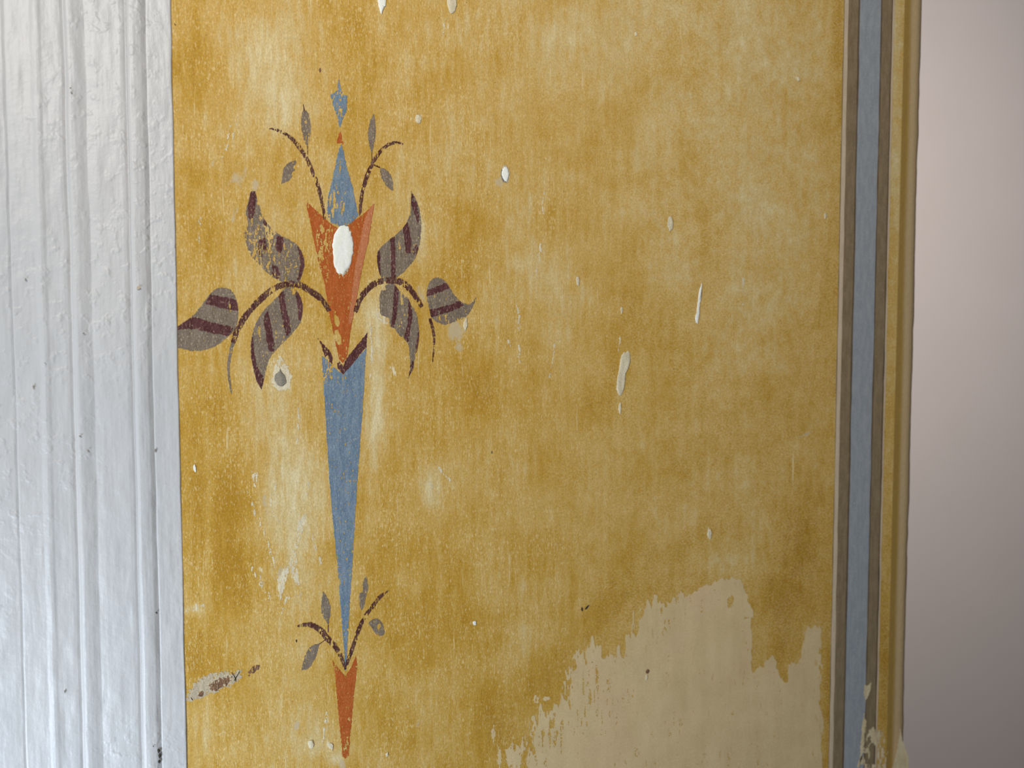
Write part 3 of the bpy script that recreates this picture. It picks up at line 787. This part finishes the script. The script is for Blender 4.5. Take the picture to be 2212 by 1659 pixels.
# ------------------------------------------------------------------ damage in the wall surface
PATCH = [(1138, 1850), (1138, 1659), (1138, 1586), (1150, 1570), (1157, 1533), (1186, 1530), (1216, 1526), (1222, 1500), (1228, 1481), (1247, 1436), (1262, 1400), (1280, 1380), (1292, 1395), (1300, 1418), (1326, 1416), (1340, 1408), (1352, 1388), (1379, 1371), (1378, 1330), (1390, 1309), (1423, 1296), (1482, 1289), (1521, 1266), (1560, 1250),
         (1579, 1248), (1599, 1256), (1615, 1286), (1624, 1328), (1627, 1380), (1626, 1452), (1640, 1442), (1651, 1432), (1669, 1416), (1680, 1429), (1685, 1455), (1698, 1470), (1706, 1440), (1728, 1418), (1735, 1368), (1751, 1352), (1767, 1342), (1776, 1363), (1775, 1432), (1772, 1484), (1777, 1577), (1774, 1659), (1770, 1850)]


def patch_rough(X, Y):
    a = np.where(X < 1480, 1.0, np.where(X < 1632, 0.25, 0.35))
    return a * (34 * (vnoise(X / 8, Y / 30, 3) - .5) + 22 * (vnoise(X / 3, Y / 11, 4) - .5)) + 2.0 * (vnoise(X / 4, Y / 4, 5) - .5)


paint('bare_plaster', wall, PATCH, M_BARE, 1, 0.15, 0, [(1420, 1325, 40, 14, -20, .35), (1440, 1350, 12, 26, 20, .4), (1200, 1580, 40, 40, 0, .3), (1270, 1520, 30, 70, 10, .3), (1180, 1610, 14, 60, 0, .2), (1545, 1285, 14, 22, 0, .25), (1578, 1300, 6, 14, 15, .9), (1609, 1335, 5, 5, 0, .8), (1300, 1450, 30, 40, 0, .2), (1760, 1400, 12, 50, 0, .25)],
      seed=2, fleck=(4, 22), rfn=patch_rough, label='bare buff plaster where the ochre has come away')
# pale flecks torn off around the patch
for k, (cx, cy, rx, ry, a) in enumerate([(1110, 1636, 16, 30, 0), (1066, 1586, 5, 12, 0), (1158, 1510, 6, 9, 0), (1182, 1508, 9, 5, 0), (1078, 1640, 4, 26, 0), (1128, 1610, 4, 16, 0)]):
    paint('pale_flake', wall, ell(cx, cy, rx, ry, a, 14, k, .25), M_BARE, 0.3 + 0.08 * k, 0.50, 1.6, seed=110 + k, fleck=(3, 12))

# white filler in the calyx, over the paint
dome('filler_spot', orn, [(747.6, 487), (753, 492), (757.7, 501), (762, 515), (763.4, 533), (762, 550), (759, 565), (750, 583.5), (741, 595), (730, 589), (722, 577), (720, 555), (719, 539), (718.5, 518), (723.5, 505), (732.4, 491)], M_FILL, 0.0007, 3, 2, 'white filler patch in the calyx', 0.10)
paint('filler_smear', orn, [(722, 575), (731, 590), (741, 598), (752, 585), (758, 566), (748, 575), (738, 583), (728, 577)], M_CEMENT, 3, 0.3, 1.6, seed=120)

# pale scrapes and scratches
SCR = [
    ([(660, 1108), (651, 1132), (641, 1175), (629, 1215), (613, 1250), (605, 1297)], [5, 15, 8, 7, 13, 3], .62),
    ([(666, 1140), (680, 1175), (692, 1215), (702, 1246)], [4, 6, 6, 3], .82), ([(535, 1060), (553, 1110), (574, 1160), (590, 1215), (600, 1262)], [4, 7, 6, 8, 11], .85),
    ([(641, 1205), (636, 1236), (644, 1264)], [6, 15, 6], .66), ([(548, 1006), (551, 1026), (550, 1052)], [9, 13, 6], .80), ([(543, 1226), (560, 1250), (584, 1296)], [6, 13, 8], .86),
    ([(600, 1040), (585, 1090), (604, 1130)], [5, 6, 4], .86), ([(622, 1290), (616, 1310), (608, 1330)], [8, 7, 3], .8), ([(668, 1040), (664, 1075)], [6, 4], .84),
    ([(402, 1318), (420, 1312), (442, 1308)], [8, 14, 6], .74), ([(1180, 342), (1176, 400), (1171, 478)], [3, 4, 4], .82), ([(1169, 520), (1164, 556), (1157, 602)], [3, 8, 3], .76),
    ([(1113, 640), (1121, 690), (1117, 735)], [3, 6, 3], .84), ([(1122, 745), (1122, 790)], [6, 3], .74), ([(1198, 742), (1192, 780), (1187, 816)], [3, 6, 2], .76), ([(1213, 715), (1206, 738)], [7, 5], .84),
    ([(936, 992), (955, 1020), (978, 1042)], [3, 6, 4], .80), ([(818, 664), (822, 684), (838, 700)], [12, 16, 6], .84), ([(846, 792), (854, 812)], [7, 5], .78), ([(960, 40), (957, 82)], [5, 3], .84),
    ([(706, 1536), (703, 1570), (698, 1606)], [6, 10, 5], .84), ([(1094, 710), (1100, 750)], [8, 5], .86), ([(1341, 700), (1336, 760)], [2, 2], .78), ([(1605, 600), (1604, 660)], [5, 3], .86),
    ([(432, 470), (430, 540)], [5, 4], .88), ([(498, 270), (486, 330), (474, 372)], [4, 8, 4], .90), ([(514, 250), (502, 300)], [4, 4], .86), ([(645, 880), (642, 960)], [5, 4], .9), ([(800, 700), (803, 760), (799, 840)], [3, 5, 3], .82),
]
for k, (pth, w_, wr_) in enumerate(SCR):
    paint('pale_scrape', wall, ribbon(pth, w_), M_CHIP, 0.35 + 0.015 * k, wr_, 1.6, seed=150 + k, fleck=(2.6, 9))

# grey plugged hole with a pale rim under the leaf
paint('pale_rim', wall, [(598, 782), (606, 770), (614, 784), (622, 790), (630, 812), (626, 836), (612, 846), (596, 842), (588, 826), (590, 800)], M_CHIP, 1, 0.38, 3.0, [(606, 785, 10, 10, 0, .2)], seed=121)
dome('plugged_hole', wall, [(605, 797), (611, 806), (618, 816), (617, 828), (610, 835), (601, 834), (594, 826), (594, 812), (600, 805)], M_HOLE, 0.0005, 2, 5, 'grey plugged hole')
# chips of white plaster
CH = [
    ([(1087, 362), (1093, 360), (1098, 370), (1099, 384), (1094, 392), (1087, 388), (1084, 375)], .0005),
    ([(1345, 763), (1353, 761), (1361, 766), (1360, 785), (1352, 808), (1349, 835), (1343, 857), (1334, 854), (1334, 822), (1339, 788)], .0004),
    ([(1338, 872), (1341, 870), (1342, 885), (1340, 897), (1336, 888)], .0003),
    ([(1512, 622), (1515, 614), (1516, 628), (1512, 655), (1510, 680), (1507, 698), (1502, 695), (1505, 672), (1507, 650)], .0004),
    ([(1444, 470), (1449, 466), (1454, 478), (1452, 495), (1446, 500), (1442, 486)], .0004),
    ([(1245, 598), (1249, 597), (1252, 607), (1249, 618), (1245, 613)], .0003),
    ([(1341, 664), (1344, 662), (1345, 674), (1342, 680)], .0002),
    ([(815, -6), (835, -6), (834, 10), (829, 18), (824, 32), (819, 20), (817, 8)], .0006),
    ([(966, -6), (985, -6), (986, 12), (981, 26), (974, 30), (967, 18)], .0005),
    ([(1004, 690), (1008, 686), (1010, 700), (1006, 714), (1001, 706)], .0004),
    ([(1395, 1458), (1398, 1456), (1399, 1464), (1396, 1470), (1394, 1465)], .0003),
    ([(1022, 1342), (1027, 1341), (1029, 1347), (1026, 1351), (1022, 1349)], .0003),
    ([(1530, 1145), (1535, 1142), (1537, 1154), (1534, 1166), (1529, 1160)], .0003),
    ([(666, 1601), (674, 1598), (678, 1608), (675, 1616), (668, 1615)], .0005),
    ([(833, 1628), (838, 1624), (839, 1632), (834, 1636)], .0004),
    ([(418, 1004), (421, 1003), (424, 1012), (423, 1020), (419, 1016)], .0004),
    ([(710, 1606), (715, 1604), (720, 1612), (718, 1620), (712, 1616)], .0003),
    ([(1781, 461), (1784, 460), (1785, 468), (1782, 474), (1780, 468)], .0003),
    ([(1723, 168), (1726, 167), (1727, 174), (1724, 177)], .0002),
    ([(898, 250), (905, 246), (910, 258), (906, 268), (900, 264)], .0002),
    ([(1370, 70), (1375, 68), (1377, 76), (1372, 79)], .0002),
]
for k, (pl, h) in enumerate(CH):
    dome('plaster_chip', wall, pl, M_FILL if k in (0, 3, 7, 11, 15) else M_CHIP, h, 2, k)
paint('dark_rim', wall, [(1086, 357), (1094, 357), (1101, 370), (1101, 386), (1095, 395), (1085, 392), (1081, 376)], M_CEMENT, 1, 0.35, 1.2, seed=122)
paint('chip_crevice', wall, [(1084, 366), (1086, 378), (1089, 388), (1096, 391), (1094, 395), (1087, 393), (1082, 384), (1081, 372)], M_HOLE, 3, 0.40, .6, seed=123)
# long torn chip beside the casing near the bottom
paint('torn_plaster', wall, [(402, 1512), (410, 1489), (424, 1472), (440, 1461), (462, 1452), (483, 1451), (500, 1456), (512, 1449), (521, 1448), (521, 1466), (499, 1480), (478, 1488), (455, 1496), (440, 1504), (427, 1508), (415, 1512)], M_CEMENT, 1, 0.30, 4.5, [(480, 1456, 16, 6, -8, .2), (510, 1454, 10, 8, 0, .3)], seed=124, label='torn grey plaster chip')
paint('brown_earth', wall, [(453, 1476), (466, 1470), (480, 1464), (492, 1462), (500, 1463), (496, 1474), (482, 1483), (468, 1490), (455, 1494)], M_DIRT, 2, 0.36, 4.0, seed=125)
paint('brown_earth', wall, [(431, 1495), (438, 1492), (440, 1498), (435, 1506), (429, 1504)], M_DIRT, 2, 0.2, 1.2, seed=126)
paint('torn_plaster', wall, [(533.6, 1451), (545, 1442), (560, 1434), (559, 1444), (549, 1452), (537, 1458)], M_DIRT, 1, 0.42, 3.0, seed=127, label='small torn brown chip')
for k, pth in enumerate([[(500, 1452), (507, 1462), (510, 1472)], [(518, 1450), (512, 1460), (506, 1470)], [(416, 1512), (412, 1506)]]):
    paint('crack', wall, ribbon(pth, [1.6, 2, 1.2]), M_BLACK, 3, 0.1, 0.4, seed=130 + k)
# dark specks and ticks
for k, (cx, cy, rx, ry, a) in enumerate([(691, 152, 2.4, 4.5, 0), (378, 54, 1.8, 3.4, -20), (1257, 1316, 2, 6, -8), (1268, 1311, 6, 2.4, -45), (1062, 977, 1, 4, 8), (1399, 1450, 4, 5, 30), (640, 1385, 1.6, 4, 0)]):
    paint('dark_speck', wall, ell(cx, cy, rx, ry, a, 10, k, .2), M_BLACK if k not in (0, 5) else M_DIRT, 2, 0.0, 0.5, seed=134 + k)
# pits and knocks in the casing paint (child of the moulding they sit in)
CAS = {o.name: o for o in trim1.children}


def casing_spot(cx, cy, rx, ry, mat, nm, host):
    h = float(np.interp(cx - 0.0205 * (cy - 830), dpx, dh)) + 0.0009
    p = ell(cx, cy, rx, ry, 0, 10, int(cx + cy), .25)
    c = on_plane(p[:, 0], p[:, 1], -h)
    v = [tuple(q) for q in c] + [tuple(on_plane(cx, cy, -h - 0.0002))]
    fc = [(i, (i + 1) % 10, 10) for i in range(10)]
    m_ = bpy.data.meshes.new(nm); m_.from_pydata(v, [], fc); m_.update()
    if m_.polygons[0].normal.y > 0: m_.flip_normals()
    o = link(nm, m_, mat, trim1)
    o.matrix_parent_inverse = Matrix.Translation(-trim1.location)


for a in [(343, 1622, 3, 5, M_BLACK), (345, 1633, 3, 6, M_BLACK), (344, 1645, 2.4, 4, M_BLACK), (338, 1323, 2, 2, M_BLACK), (299, 622, 4, 3.4, M_CEMENT), (336, 973, 2.2, 4, M_HOLE), (72, 836, 2, 4, M_HOLE),
          (331, 1612, 1.2, 1.2, M_BLACK), (140, 1494, 1.4, 4, M_HOLE), (173, 942, 3, 1.6, M_HOLE), (190, 973, 2.4, 1.6, M_HOLE), (154, 200, 1.6, 1.8, M_HOLE), (152, 190, 1.4, 1.6, M_HOLE), (97, 784, 1.4, 1.2, M_HOLE), (181, 720, 2.4, 1.4, M_HOLE), (55, 604, 1.6, 3, M_HOLE)]:
    casing_spot(a[0], a[1], a[2], a[3], a[4], 'paint_pit', None)
# flaking at the foot of the border and the corner
paint('pale_flake', border, [(1866.7, 1477), (1873, 1482), (1883, 1470), (1879, 1494), (1869, 1517), (1866, 1495)], M_CHIPR, 3, 0.05, 1.0, seed=140)
paint('pale_flake', border, [(1866, 1532), (1871, 1561), (1867, 1586), (1867, 1608), (1861, 1639), (1853, 1664), (1848, 1700), (1852, 1660), (1857, 1626), (1862, 1565)], M_CHIPR, 3, 0.10, 1.6, seed=141)
paint('pale_flake', border, [(1880, 1570), (1896, 1574), (1908, 1580), (1919, 1610), (1915, 1640), (1908, 1700), (1850, 1700), (1858, 1630), (1868, 1600)], M_CHIPR, 3, 0.72, 1.6, seed=142, fleck=(4, 12))
paint('white_flake', trim2, [(1942, 1571), (1948, 1600), (1954, 1618), (1959, 1627), (1961, 1660), (1960, 1700), (1912, 1700), (1924, 1659), (1936, 1616)], M_CHIPR, 20, 0.06, 1.4, seed=143, label='white flaked patch')
